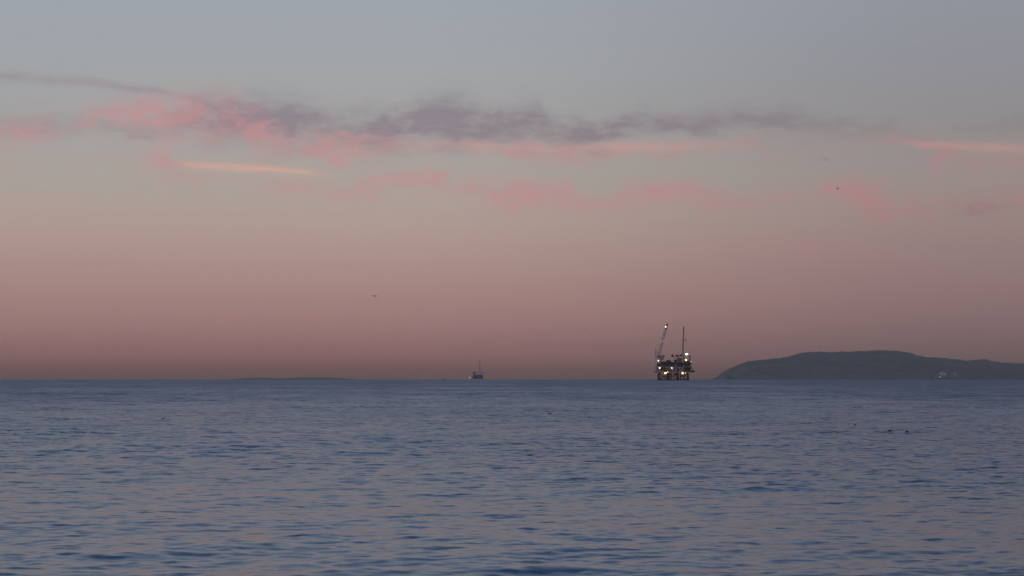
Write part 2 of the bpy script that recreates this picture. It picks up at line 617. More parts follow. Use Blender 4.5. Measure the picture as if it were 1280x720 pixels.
mt.links.new(rough, P.inputs['Roughness'])
P.inputs['Base Color'].default_value = (0.012, 0.056, 0.100, 1)
P.inputs['IOR'].default_value = 1.333


def slope_noise(scale, detail, sx, sy):
    mp_ = mt.nodes.new('ShaderNodeMapping')
    mp_.inputs['Scale'].default_value = (sx, sy, 1.0)
    mt.links.new(pos, mp_.inputs[0])
    n_ = mt.nodes.new('ShaderNodeTexNoise')
    n_.inputs['Scale'].default_value = scale
    n_.inputs['Detail'].default_value = detail
    n_.inputs['Roughness'].default_value = 0.6
    mt.links.new(mp_.outputs[0], n_.inputs['Vector'])
    v_ = mt.nodes.new('ShaderNodeVectorMath')
    v_.operation = 'SUBTRACT'
    mt.links.new(n_.outputs['Color'], v_.inputs[0])
    v_.inputs[1].default_value = (0.5, 0.5, 0.5)
    return v_.outputs[0]


def vscale(v, f):
    v_ = mt.nodes.new('ShaderNodeVectorMath')
    v_.operation = 'SCALE'
    mt.links.new(v, v_.inputs[0])
    N._put(v_.inputs['Scale'], f)
    return v_.outputs[0]


def vadd(a_, b_):
    v_ = mt.nodes.new('ShaderNodeVectorMath')
    v_.operation = 'ADD'
    mt.links.new(a_, v_.inputs[0])
    N._put(v_.inputs[1], b_)
    return v_.outputs[0]


amp_s = N.m('SQRT', slope_var)
SLOPE_K = 7.5
tilt = vadd(vscale(slope_noise(1.5, 2.0, 0.7, 1.2), N.m('MULTIPLY', amp_s, SLOPE_K)),
            vscale(slope_noise(0.22, 3.0, 0.6, 1.0), N.m('MULTIPLY', N.mapr(dist, 70, 400, 0.0, 0.6), N.m('MULTIPLY', amp_s, SLOPE_K))))
tilt = vadd(tilt, vscale(slope_noise(3.1, 3.0, 0.75, 1.15), N.m('MULTIPLY', N.m('MULTIPLY', N.mapr(dist, 45, 120, 0.34, 0.7), N.mapr(dist, 250, 700, 1.0, 0.4)), N.m('MULTIPLY_ADD', patch, 1.2, 0.4))))
geo = mt.nodes.new('ShaderNodeNewGeometry')
# wavelets running for the beach: steep short faces towards it, long gentle backs
spt = mt.nodes.new('ShaderNodeSeparateXYZ')
mt.links.new(tilt, spt.inputs[0])
ty = N.m('ADD', N.m('MULTIPLY', N.m('MAXIMUM', spt.outputs[1], 0.0), 0.35), N.m('MULTIPLY', N.m('MINIMUM', spt.outputs[1], 0.0), 1.45))
flat_v = N.xyz(spt.outputs[0], ty, 0.0)
nrm = mt.nodes.new('ShaderNodeVectorMath')
nrm.operation = 'NORMALIZE'
mt.links.new(vadd(geo.outputs['Normal'], flat_v), nrm.inputs[0])
mt.links.new(nrm.outputs[0], P.inputs['Normal'])
me.materials.append(m_sea)


# ------------------------------------------------------------------ islands
def island_mat(name, c1, c2, c3, scale):
    m, N, p = new_mat(name)
    t = m.node_tree.nodes.new('ShaderNodeTexCoord')
    a = N.mapr(N.noise(t.outputs['Object'], scale, 6.0, 0.65), 0.35, 0.65)
    b = N.mapr(N.noise(t.outputs['Object'], scale * 3.7, 5.0, 0.6), 0.5, 0.7)
    c = N.mix(b, N.mix(a, c1, c2), c3)
    m.node_tree.links.new(c, p.inputs['Base Color'])
    p.inputs['Roughness'].default_value = 0.95
    p.inputs['Specular IOR Level'].default_value = 0.1
    return m


def make_island(name, prof, dist, depth, step, rows, label, mat, seed):
    """prof: ridge line as (pixel x, pixel y); turned into heights at this distance"""
    base = sea_z(dist) - 12.0
    xs = np.arange(prof[0][0], prof[-1][0] + 0.1, step)
    ys = np.interp(xs, [p[0] for p in prof], [p[1] for p in prof])
    if rows > 20:
        ys = ys + np.array([0.9 * mnoise.fractal(Vector((x * 0.09, seed, 0)), 0.7, 2.0, 5) for x in xs]) * np.clip((473 - ys) / 12, 0.15, 1)
    verts, faces = [], []
    for j in range(rows + 1):
        s = -1 + 2 * j / rows
        for x, y in zip(xs, ys):
            p = at(x, y, dist)
            dd = dist + s * depth * (0.35 + 0.65 * min(1, (p.z - base) / 420.0))
            X = p.x + 420 * min(1, max(0, abs(s) - 0.12) * 2) * mnoise.noise(Vector((x * 0.05, s * 2, seed)))
            h = p.z - base
            spur = mnoise.multi_fractal(Vector((X / 1500.0, dd / 2600.0, seed)), 0.9, 2.1, 5)
            shape = max(0.0, 1 - abs(s) ** 1.35) if s < 0 else max(0.0, 1 - s ** 1.2)
            k = shape * (1 + 0.34 * (spur - 1.0) * min(1, abs(s) * 3)) + 0.025 * min(1, h / 150) * (spur - 1) * shape
            if abs(s) > 0.999:
                k = 0
            z = base + max(0.0, h * min(k, 1.03))
            verts.append((X, dd, z))
    n = len(xs)
    for j in range(rows):
        for i in range(n - 1):
            a = j * n + i
            faces.append((a, a + 1, a + n + 1, a + n))
    b = MB()
    b.v, b.f = verts, faces
    o = b.build(name, mat, smooth=False)
    tag(o, label, 'island', kind='structure')
    return o


PROF = [(888, 475), (897, 470.8), (905, 464), (912, 461), (918, 458.8), (924, 456.2), (930, 453.3), (938, 452), (948, 451.2),
        (960, 450), (970, 449), (978, 447.6), (985, 446.2), (992, 443.8), (1000, 441.6), (1008, 440.4), (1018, 439.2),
        (1026, 439), (1034, 439.8), (1045, 440), (1060, 439.4), (1075, 438.9), (1088, 438.6), (1100, 437.9), (1108, 438.8),
        (1116, 440.4), (1126, 441.4), (1135, 443.2), (1146, 445.6), (1155, 447.6), (1166, 447.8), (1178, 448.6), (1188, 450.3),
        (1198, 451.6), (1208, 451.4), (1222, 450), (1228, 451), (1240, 453), (1248, 454.2), (1256, 453.2), (1266, 453.6),
        (1280, 454), (1310, 455), (1350, 452), (1400, 455), (1460, 459), (1520, 463), (1570, 474)]
M_ISLE = island_mat('scrub_hillside', (0.135, 0.118, 0.085), (0.20, 0.168, 0.118), (0.31, 0.245, 0.165), 0.0009)
make_island('island', PROF, 36000.0, 3200.0, 1.6, 44,
            'long dark hilly island rising on the right half of the horizon', M_ISLE, 3.1)
PROF2 = [(x_, y_ + 0.35) for x_, y_ in [(284, 475), (294, 473.4), (302, 472.7), (318, 472.0), (328, 471.8), (338, 472.2), (347, 472.9), (356, 472.4), (366, 471.8),
         (380, 471.3), (392, 471.1), (404, 471.4), (416, 471.7), (428, 472.4), (440, 473.2), (454, 475)]]
make_island('island', PROF2, 48000.0, 2500.0, 2.0, 12,
            'very faint low island barely showing above the horizon on the left', M_ISLE, 8.4)


# ------------------------------------------------------------------ lamps
def floodlight(parent, x, y, z, r, mat, spill=None, col=None):
    """a round floodlight: housing with bracket, lens facing the shore"""
    h = MB()
    h.tube((x, y, z), (x, y + 0.9 * r, z), r * 1.12, r * 0.55, n=10)
    h.box(x - 0.08, x + 0.08, y + 0.3 * r, y + 0.3 * r + 0.16, z - 1.9 * r, z - 1.02 * r)
    ho = h.build('floodlight', M_STEEL, parent)
    rings = []
    for k in range(4):
        t = k / 3 * math.pi / 2 * 0.93
        rings.append([(x + r * math.cos(t) * math.cos(q), y - 0.02 - 0.55 * r * math.sin(t), z + r * math.cos(t) * math.sin(q))
                      for q in (2 * math.pi * i / 12 for i in range(12))])
    MB().loft(rings).build('lens', mat, ho, smooth=True)
    if spill:
        ld = bpy.data.lights.new('lamp_light', 'POINT')
        ld.energy = spill
        ld.color = col
        ld.shadow_soft_size = 0.5
        lo = bpy.data.objects.new('lamp_light', ld)
        COL.objects.link(lo)
        lo.parent = ho
        lo.location = (x, y - 1.6 * r, z - 0.3)
    return ho


# ------------------------------------------------------------------ the near oil platform
D1 = 3200.0
K = D1 / F_PX                                   # metres per photo pixel at that distance
plat = empty('oil_platform', (at(842, 475, D1).x, D1, sea_z(D1)))
tag(plat, 'large lamp lit oil platform with tall crane boom and slim mast', 'oil platform')
Z0 = at(842, 475.6, D1).z - sea_z(D1)


def X1(px):
    return (px - 842) * K


def Z1(py):
    return (475.6 - py) * K + Z0


# jacket
DY = 13.0
leg_x = [X1(823.5), X1(835.5), X1(847.5), X1(859.5)]
z_cel = Z1(466.0)
for ix, x in enumerate(leg_x):
    for s in (-1, 1):
        b = (x - X1(841.5)) * 0.05
        MB().tube((x + b, s * (DY - 1.2), -9), (x, s * (DY - 2), z_cel), 0.95, 0.8, 10).build('jacket_leg', M_LEG, plat)
for s in (-1, 1):
    for i in range(3):
        x0, x1 = leg_x[i], leg_x[i + 1]
        y = s * (DY - 1.6)
        MB().tube((x0, y, 1.2), (x1, y, z_cel - 0.6), 0.26, n=6).tube((x1, y - 0.05, 1.2), (x0, y - 0.05, z_cel - 0.6), 0.26, n=6).build('cross_brace', M_LEG, plat)
        MB().tube((x0, y, 1.0), (x1, y, 1.0), 0.45, n=6).build('horizontal_brace', M_LEG, plat)
for x in leg_x:
    MB().tube((x, -DY + 1.6, 1.0), (x, DY - 1.6, 1.0), 0.45, n=6).build('horizontal_brace', M_LEG, plat)
for i in range(24):
    x = X1(825.6) + (i % 12) * 2.95 + 0.4 * math.sin(i * 2.1)
    y = -4 + (i // 12) * 6 + 1.2 * math.sin(i * 1.3)
    MB().tube((x, y, -9), (x, y, z_cel + 0.3), 0.36, n=8).build('conductor_pipe', M_LEG, plat)
bl = MB()
bl.box(X1(822.2), X1(826.3), -DY - 3.4, -DY + 1.0, 0.5, 1.1).box(X1(822.2), X1(826.3), -DY - 3.4, -DY + 1.0, 2.6, 3.1)
for i in range(5):
    x = X1(822.2) + 0.2 + i * 1.0
    bl.box(x, x + 0.35, -DY - 3.35, -DY - 3.0, -1.6, 4.0)
bl.build('boat_landing', M_STEEL, plat)
bl = MB()
bl.box(X1(828), X1(860), -DY - 1.6, -DY + 0.8, 0.9, 1.5)
for i in range(12):
    x = X1(828) + i * 3.0
    bl.box(x, x + 0.3, -DY - 1.55, -DY - 1.25, -1.4, 2.4)
bl.build('landing_walkway', M_STEEL, plat)

# decks: pale edge beams under dark plating
def deck(name, x0, x1, y0, y1, z, t, mat, rail=True, beams=True):
    d = MB()
    d.box(x0, x1, y0, y1, z - 0.25, z)
    if beams:
        d.box(x0 + 0.1, x1 - 0.1, y0 + 0.1, y0 + 0.4, z - t, z - 0.255)
        d.box(x0 + 0.1, x1 - 0.1, y1 - 0.4, y1 - 0.1, z - t, z - 0.255)
        n = int((x1 - x0) / 4)
        for i in range(n + 1):
            x = x0 + 0.2 + (x1 - x0 - 0.7) * i / max(n, 1)
            d.box(x, x + 0.3, y0 + 0.41, y1 - 0.41, z - t + 0.1, z - 0.256)
    o = d.build(name, mat, plat)
    if rail:
        MB().rail(x0 + 0.05, x1 - 0.05, y0 + 0.05, y1 - 0.05, z).build('handrail', M_GREY, o)
    return o


z_a, z_b, z_c, z_d = Z1(464.3), Z1(458.2), Z1(453.6), Z1(444.6)
deck('cellar_deck', X1(818.6), X1(863.4), -DY, DY, z_a, 1.5, M_DECK)
deck('main_deck', X1(819.2), X1(863.6), -DY + 0.6, DY - 0.6, z_b, 1.3, M_DECK)
deck('upper_deck', X1(825.6), X1(864.0), -DY, DY, z_c, 1.6, M_STEEL)
deck('top_deck', X1(846.4), X1(863.2), -9.0, 9.0, z_d, 1.3, M_GREY)
rnd = random.Random(4)


def columns(xs, ys, z0, z1, r, mat, name='column'):
    for x in xs:
        for y in ys:
            MB().tube((x, y, z0), (x, y, z1), r, n=8).build(name, mat, plat)


columns([X1(q) for q in (820.3, 829, 838, 847, 856, 862.6)], (-DY + 1.3, DY - 1.3), z_a, z_b - 1.3, 0.42, M_STEEL)
columns([X1(q) for q in (827, 836, 845, 854, 862.8)], (-DY + 1.3, DY - 1.3), z_b, z_c - 1.6, 0.42, M_STEEL)
columns([X1(q) for q in (847.3, 854.8, 862.4)], (-8.2, 8.2), z_c, z_d - 1.3, 0.36, M_STEEL)
for (a, b_) in ((847.3, 854.8), (854.8, 862.4)):
    MB().bar((X1(a), -8.2, z_c + 0.2), (X1(b_), -8.2, z_d - 1.4), 0.32).build('tower_brace', M_STEEL, plat)


def module(name, px0, px1, py0, py1, y0, y1, mat, windows=0, ribs=0):
    x0, x1, z0, z1 = X1(px0), X1(px1), Z1(py1), Z1(py0)
    d = MB().box(x0, x1, y0, y1, z0, z1)
    for i in range(ribs):
        x = x0 + (x1 - x0) * (i + 0.5) / ribs
        d.box(x - 0.09, x + 0.09, y0 - 0.14, y0 - 0.003, z0 + 0.15, z1 - 0.15)
    o = d.build(name, mat, plat)
    for i in range(windows):
        x = x0 + (x1 - x0) * (i + 0.5) / windows
        MB().box(x - 0.5, x + 0.5, y0 - 0.06, y0 - 0.004, z1 - 1.9, z1 - 1.0).build('window', M_GLASS, o)
    return o


e = 0.05
zlow = 475.6 - (z_a - Z0) / K - e
zmid = 475.6 - (z_b - Z0) / K - e
zup = 475.6 - (z_c - Z0) / K - e
# between cellar deck and main deck
module('equipment_module', 826.5, 831.5, 459.4, zlow, -9, 6, M_STEEL, 0, 4)
module('equipment_module', 832.4, 836.0, 459.8, zlow, -8, 4, M_GREY, 0, 3)
module('equipment_module', 842.6, 845.2, 459.5, zlow, -10, 2, M_PALE, 0, 2)
module('control_room', 849.8, 853.6, 459.8, zlow, -11, -2, M_PALE, 3, 0)
module('equipment_module', 854.6, 862.3, 459.5, zlow, -9.5, 6, M_STEEL, 0, 6)
module('equipment_module', 846.0, 849.0, 460.3, zlow, -6, 6, M_STEEL, 0, 2)
# between main deck and upper deck
module('equipment_module', 827.6, 835.0, 454.9, zmid, -10, 7, M_STEEL, 0, 6)
module('equipment_module', 836.0, 843.8, 454.9, zmid, -8.5, 6, M_STEEL, 0, 6)
module('equipment_module', 845.8, 853.3, 454.9, zmid, -9, 8, M_STEEL, 0, 5)
module('equipment_module', 855.4, 862.0, 454.9, zmid, -10, 5, M_STEEL, 0, 5)
# on the upper deck
module('drilling_shed', 827.2, 839.5, 451.9, zup, -8, 6, M_STEEL, 0, 8)
module('drilling_shed', 840.5, 846.2, 452.6, zup, -6, 5, M_GREY, 0, 4)
module('living_quarters', 847.9, 852.6, 447.4, zup, -7, 7, M_GREY, 3, 3)
module('equipment_module', 855.6, 861.2, 450.6, zup, -6.5, 4, M_STEEL, 0, 4)
module('equipment_module', 821.0, 825.6, 459.6, zlow, -10.5, 4, M_GREY, 0, 4)
module('equipment_module', 820.9, 826.8, 454.0, zmid, -6.5, 5, M_STEEL, 0, 4)
module('equipment_module', 836.6, 842.0, 461.2, zlow, -4, 8, M_STEEL, 0, 3)
module('equipment_module', 842.5, 846.0, 449.8, 452.55, -3, 4, M_STEEL, 0, 3)
module('equipment_module', 833.0, 838.0, 450.3, 451.85, -4, 3, M_STEEL, 0, 3)
module('sump_tank', 829.5, 833.8, 470.2, 466.9 + 4.6, -6, 2, M_STEEL, 0, 2)
module('sump_tank', 849.8, 856.6, 469.4, 466.9 + 3.6, -7, 3, M_STEEL, 0, 3)
module('equipment_module', 836.0, 840.0, 467.0, 470.4, -8, 0, M_GREY, 0, 2)
module('equipment_module', 842.5, 847.0, 466.9, 469.2, -9, 0, M_STEEL, 0, 2)
# pipe rack reaching out to the left of the top deck, with bundles on it
pr = MB()
pr.box(X1(839.2), X1(846.3), -4.5, -4.0, z_d - 1.0, z_d - 0.3).box(X1(839.2), X1(846.3), 4.0, 4.5, z_d - 1.0, z_d - 0.3)
for i in range(6):
    x = X1(839.2) + 0.2 + i * 1.4
    pr.box(x, x + 0.3, -3.98, 3.98, z_d - 0.9, z_d - 0.4)
pr.bar((X1(840), -4.2, z_d - 1.0), (X1(847), -4.2, z_d - 5.2), 0.35).bar((X1(840), 4.2, z_d - 1.0), (X1(847), 4.2, z_d - 5.2), 0.35)
pr.build('pipe_rack', M_STEEL, plat)
for (a, b_, h) in ((839.0, 841.6, 1.9), (844.6, 847.6, 1.5), (849.2, 853.0, 1.8)):
    MB().prism([(X1(a), z_d - 0.25), (X1(b_), z_d - 0.25), (X1(b_) - 0.4, z_d + h * 0.7), (X1((a + b_) / 2), z_d + h), (X1(a) + 0.5, z_d + h * 0.6)],
               -3.2, 3.0).build('winch', M_STEEL, plat)
# tanks and vent stacks
for (px, r, z0, h, y) in ((838.6, 1.3, z_a, 5.2, -9), (840.6, 1.0, z_a, 5.6, -10.5), (823.0, 1.5, z_a, 4.6, -8.5)):
    t = MB()
    x = X1(px)
    t.tube((x, y, z0), (x, y, z0 + h), r, n=14).tube((x, y, z0 + h), (x, y, z0 + h + 0.5), r, r * 0.35, 14)
    t.build('tank', M_TANK, plat, smooth=False)
for (px, y, z0, h, r) in ((836.4, -7, z_c, 5.5, 0.22), (843.0, -3, z_c, 4.6, 0.2), (860.5, -7, z_d, 3.6, 0.14), (849.0, -6, z_d, 3.2, 0.12)):
    MB().tube((X1(px), y, z0), (X1(px), y, z0 + h), r, r * 0.7, 6).build('vent_pipe', M_STEEL, plat)
for (py, y) in ((462.0, -12.5), (456.3, -12.2)):
    MB().tube((X1(827), y, Z1(py)), (X1(862), y, Z1(py)), 0.28, n=6).build('pipe_run', M_TANK, plat)
# stair tower at the left edge
st = MB()
sx0, sx1 = X1(818.2), X1(820.4)
for x in (sx0, sx1):
    for y in (-11.8, -9.0):
        st.box(x - 0.18, x + 0.18, y - 0.18, y + 0.18, z_a - 1.2, Z1(440.5))
nfl = 9
for i in range(nfl):
    za = z_a + (Z1(445) - z_a) * i / nfl
    zb = z_a + (Z1(445) - z_a) * (i + 1) / nfl
    st.box(sx0 - 0.3, sx1 + 0.3, -12.1, -8.7, zb - 0.16, zb - 0.02)
    st.bar((sx0 if i % 2 else sx1, -11.5, za), (sx1 if i % 2 else sx0, -11.5, zb - 0.2), 0.5)
st.build('stair_tower', M_WHITE, plat)
# lifeboat on its davits at the right edge
lb = MB()
rings = []
for t, w in ((-3.1, 0.25), (-2.5, 0.95), (-1.2, 1.3), (0.4, 1.35), (1.9, 1.1), (2.9, 0.3)):
    rings.append([(X1(865.3) + t, -6 + w * math.cos(q), Z1(464.0) + (0.95 if math.sin(q) > 0 else 1.15) * min(1, w + 0.15) * math.sin(q))
                  for q in (2 * math.pi * i / 10 for i in range(10))])
lb.loft(rings).build('lifeboat', M_RED, plat, smooth=True)
dv = MB()
for y in (-8.0, -4.0):
    dv.bar((X1(863.2), y, z_b - 0.2), (X1(867.2), y, Z1(465.4)), 0.5).bar((X1(863.3), y, Z1(465.4)), (X1(867.2), y, Z1(465.4)), 0.4)
dv.build('davit', M_STEEL, plat)

# crane
cx = X1(825.0)
crane = MB().tube((cx, -5, z_b - 0.1), (cx, -5, Z1(450.2)), 1.7, 1.5, 12).tube((cx, -5, Z1(450.2)), (cx, -5, Z1(449.6)), 2.6, n=14).build('crane', M_GREY, plat)
MB().box(X1(820.8), X1(829.6), -8.6, -1.6, Z1(449.5), Z1(446.4)).box(X1(821.0), X1(826.8), -7.6, -2.6, Z1(446.3), Z1(444.8)).build('machinery_house', M_GREY, crane)
MB().prism([(X1(827.0), Z1(446.3)), (X1(830.2), Z1(446.3)), (X1(830.8), Z1(444.9)), (X1(829.9), Z1(444.2)), (X1(827.0), Z1(444.2))], -8.4, -6.4).build('crane_cab', M_PALE, crane)
MB().box(X1(822.0), X1(831.6), -8.9, -1.4, Z1(444.1), Z1(443.8)).build('catwalk', M_PALE, crane)
gt = MB()
gtop = (X1(819.0), Z1(436.0))
for y in (-7.2, -3.0):
    gt.bar((X1(819.6), y, Z1(447.4)), (gtop[0], y, gtop[1]), 0.75)
    gt.bar((X1(824.2), y, Z1(444.7)), (gtop[0], y, gtop[1]), 0.6)
    gt.bar((X1(819.4), y, Z1(442)), (X1(822.4), y, Z1(441.8)), 0.35)
gt.box(gtop[0] - 0.5, gtop[0] + 0.6, -7.6, -2.6, gtop[1] - 0.3, gtop[1] + 0.6)
for zz in (446.2, 443.0, 440.0):
    gt.bar((X1(819.4), -7.2, Z1(zz)), (X1(819.4), -3.0, Z1(zz)), 0.3)
gt.build('gantry', M_BOOM, crane)
b0 = Vector((X1(823.3), -5, Z1(444.4)))
b1 = Vector((X1(832.4), -5, Z1(410.5)))
MB().lattice(b0, b1, 3.2, 2.0, 0.56, 0.34, 18).build('boom', M_BOOM, crane)
d_ = (b1 - b0).normalized()
tip = Vector((X1(834.5), -5, Z1(404.2)))
hd = MB()
hd.lattice(b1, tip, 1.8, 0.6, 0.7, 0.45, 4)
hd.tube((b1.x + 0.2, -6.1, b1.z - 0.3), (b1.x + 0.2, -3.9, b1.z - 0.3), 1.25, n=14)
hd.box(b1.x - 0.3, b1.x + 1.5, -6.0, -4.0, b1.z - 0.8, b1.z + 4.4)
hd.build('boom_head', M_STEEL, crane)
sl = MB()
for y in (-7.0, -6.3, -3.7, -3.0):
    sl.bar((gtop[0], y, gtop[1] + 0.3), (b1.x - 0.2, -5 + (y + 5) * 0.4, b1.z + 0.4), 0.24)
sl.build('pendant_line', M_BOOM, crane)
hk = MB()
hk.bar((b1.x + 0.9, -5.2, b1.z - 0.4), (b1.x + 0.9, -5.2, b1.z - 8.0), 0.10).box(b1.x + 0.6, b1.x + 1.2, -5.5, -4.9, b1.z - 9.2, b1.z - 8.0)
hk.build('hook_block', M_STEEL, crane)

# mast
mast = MB()
m0, m1 = Vector((X1(853.2), -2, z_d)), Vector((X1(854.7), -2, Z1(411.5)))
mast.lattice(m0, m1, 1.7, 0.9, 0.42, 0.22, 16)
mo = mast.build('mast', M_RED, plat)
MB().box(m1.x - 0.75, m1.x + 0.75, -2.75, -1.25, m1.z, m1.z + 2.7).tube((m1.x, -2, m1.z + 2.7), (m1.x, -2, m1.z + 4.6), 0.18, n=6).build('mast_head', M_RED, mo)
an = MB()
ax = X1(857.3)
an.bar((m0.lerp(m1, 0.56).x, -2, Z1(425.2)), (ax + 0.8, -2, Z1(425.0)), 0.16)
an.tube((ax, -2.6, Z1(424.6)), (ax, -2.2, Z1(424.6)), 0.9, 0.3, 12)
an.build('antenna', M_STEEL, mo)
gy = MB()
for x in (846.8, 862.9):
    gy.bar((X1(x), -8.5, z_d + 0.1), (m1.x, -2, m1.z - 1), 0.07)
gy.build('guy_wire', M_STEEL, mo)

# lamps, where they burn in the photograph
ORG, WRM = (1.0, 0.5, 0.14), (1.0, 0.7, 0.48)
floodlight(plat, X1(857.3), -9.4, Z1(442.9), 1.25, L_WHITE, 200, (0.95, 0.97, 1))
floodlight(plat, X1(858.8), -9.6, Z1(442.9), 0.8, L_WHITE)
floodlight(plat, X1(857.0), -8.9, Z1(450.1), 1.25, L_ORANGE, 420, ORG)
floodlight(plat, X1(863.2), -9.0, Z1(452.4), 0.55, L_SMALL)
floodlight(plat, X1(822.6), -9.4, Z1(450.9), 1.0, L_WARM, 260, WRM)
floodlight(plat, X1(823.8), -13.4, Z1(459.9), 1.05, L_WARM, 260, WRM)
floodlight(plat, X1(839.0), -12.4, Z1(460.1), 0.85, L_SMALL, 160, (1, 0.9, 0.8))
floodlight(plat, X1(830.6), -13.8, Z1(466.4), 1.15, L_ORANGE, 420, ORG)
floodlight(plat, X1(832.0), -13.7, Z1(466.4), 0.8, L_ORANGE)
floodlight(plat, X1(834.0), -13.4, Z1(464.9), 0.7, L_WARM)
floodlight(plat, X1(852.3), -13.8, Z1(466.4), 1.25, L_ORANGE, 420, ORG)
floodlight(plat, X1(855.8), -13.6, Z1(466.5), 0.6, L_WARM)
floodlight(crane, X1(831.9), -6.6, Z1(408.6), 0.9, L_WHITE)
floodlight(crane, X1(825.9), -6.4, Z1(426.6), 0.4, L_SMALL)
floodlight(crane, X1(829.2), -6.4, Z1(426.6), 0.45, L_SMALL)


# ------------------------------------------------------------------ the two far platforms
def far_platform(px, dist, y_water, label):
    o = empty('oil_platform', (at(px, 470, dist).x, dist, sea_z(dist)))
    tag(o, label, 'oil platform')
    k = dist / F_PX
    z0 = at(px, y_water, dist).z - sea_z(dist)
    return o, (lambda q: (q - px) * k), (lambda q: (y_water - q) * k + z0)


M_FAR = painted('faded_steel', (0.27, 0.28, 0.26), 0.8)
p2, XX, ZZ = far_platform(597, 9000.0, 474.4, 'small pale oil platform with one derrick mast on the middle horizon')
zd = ZZ(470.2)
for px in (591, 595.5, 600, 603.4):
    for s in (-1, 1):
        MB().tube((XX(px), s * 12, -9), (XX(px), s * 11, zd - 1.5), 1.3, 1.1, 8).build('jacket_leg', M_FAR, p2)
for i, (a, b_) in enumerate(((591, 595.5), (595.5, 600), (600, 603.4))):
    MB().bar((XX(a), -11.5, 1), (XX(b_), -11.5, zd - 1.5), 0.9).bar((XX(b_), -11.6, 1), (XX(a), -11.6, zd - 1.5), 0.9).build('cross_brace', M_FAR, p2)
MB().box(XX(590.6), XX(604), -14, 14, zd - 1.5, zd).build('cellar_deck', M_FAR, p2)
MB().box(XX(590.2), XX(604.2), -14, 14, ZZ(468.6) - 0.8, ZZ(468.6)).build('main_deck', M_TANK, p2)
for i in range(6):
    x = XX(590.8) + i * 7.7
    MB().tube((x, -13, zd), (x, -13, ZZ(468.6) - 0.8), 0.5, n=6).build('column', M_FAR, p2)
for (a, b_, t, mat) in ((590.8, 594.6, 465.0, M_PALE), (594.9, 599.0, 465.6, M_WHITE), (599.3, 603.9, 464.5, M_WHITE), (592.0, 603.0, 468.75, M_FAR)):
    bot = 468.6 if t < 468 else 470.1
    o = MB().box(XX(a), XX(b_), -12.5 if t < 468 else -10, 9, ZZ(bot) + 0.05, ZZ(t)).build('equipment_module', mat, p2)
    if t < 468:
        for i in range(3):
            x = XX(a) + (XX(b_) - XX(a)) * (i + 0.5) / 3
            MB().box(x - 0.8, x + 0.8, -12.6, -12.505, ZZ(t) - 3.2, ZZ(t) - 1.6).build('window', M_GLASS, o)
MB().lattice((XX(599.6), 0, ZZ(465.6)), (XX(599.7), 0, ZZ(451.8)), 6.0, 2.0, 0.6, 0.35, 9).box(XX(599.7) - 1.6, XX(599.7) + 1.6, -1.6, 1.6, ZZ(451.8), ZZ(450.6)).build('derrick', M_FAR, p2)
MB().box(XX(591.6), XX(603.4), -9, 8, ZZ(473.2), ZZ(470.75)).build('equipment_module', M_FAR, p2)
MB().bar((XX(594), 0, ZZ(466)), (XX(591.4), 0, ZZ(462.6)), 0.8).box(XX(593.4), XX(595), -2, 2, ZZ(466.1), ZZ(464.8)).build('crane', M_TANK, p2)
MB().box(XX(586.6), XX(590.8), -13, -9, ZZ(473.0) - 0.5, ZZ(473.0)).bar((XX(587.2), -11, ZZ(473.2)), (XX(591), -11, ZZ(470.3)), 0.6).build('landing_walkway', M_FAR, p2)
floodlight(p2, XX(587.5), -14.2, ZZ(472.0), 1.35, lamp_mat('landing_lamp', (1.0, 0.95, 0.92), 1.35))

M_CREAM = painted('cream_paint', (0.55, 0.51, 0.45), 0.8)
p3, XX, ZZ = far_platform(1184, 13000.0, 474.4, 'wide pale oil platform standing in front of the dark island')
zd = ZZ(472.0)
for px in (1170.5, 1175.5, 1181, 1187, 1192.5, 1198):
    for s in (-1, 1):
        MB().tube((XX(px), s * 20, -9), (XX(px), s * 18, zd), 1.6, 1.4, 8).build('jacket_leg', M_FAR, p3)
for a, b_ in ((1170.5, 1175.5), (1175.5, 1181), (1187, 1192.5), (1192.5, 1198)):
    MB().bar((XX(a), -19, 1), (XX(b_), -19, zd - 1), 1.1).bar((XX(b_), -19.1, 1), (XX(a), -19.1, zd - 1), 1.1).build('cross_brace', M_FAR, p3)
MB().box(XX(1168.6), XX(1183.0), -22, 22, zd, zd + 2.4).build('cellar_deck', M_CREAM, p3)
MB().box(XX(1185.2), XX(1200.0), -22, 22, zd, zd + 2.4).build('cellar_deck', M_CREAM, p3)
MB().box(XX(1168.4), XX(1183.2), -22, 22, ZZ(469.4), ZZ(469.0)).build('main_deck', M_CREAM, p3)
MB().box(XX(1185.0), XX(1199.6), -22, 22, ZZ(469.6), ZZ(469.2)).build('main_deck', M_PALE, p3)
br = MB().lattice((XX(1182.9), 0, ZZ(470.3)), (XX(1185.3), 0, ZZ(470.3)), 3.4, 3.4, 0.7, 0.5, 3)
br.build('bridge', M_CREAM, p3)
for (a, b_, t, bt, y, mat) in ((1169.2, 1172.0, 470.2, 471.55, -17, M_PALE), (1173.0, 1176.2, 470.0, 471.55, -18, M_CREAM), (1177, 1182, 470.2, 471.55, -15, M_PALE),
                               (1170.0, 1173.6, 467.4, 468.95, -19, M_PALE), (1174.4, 1182.2, 465.9, 468.95, -20, M_WHITE), (1176.0, 1179.8, 464.2, 465.85, -14, M_CREAM),
                               (1186, 1191.2, 470.4, 471.55, -16, M_PALE), (1193, 1199, 470.2, 471.55, -18, M_PALE),
                               (1185.6, 1190.6, 467.0, 469.15, -20, M_PALE), (1190.9, 1195.0, 465.8, 469.15, -19, M_CREAM), (1195.4, 1198.8, 468.0, 469.15, -18, M_PALE)):
    MB().box(XX(a), XX(b_), y, y + 24, ZZ(bt), ZZ(t)).build('equipment_module', mat, p3)
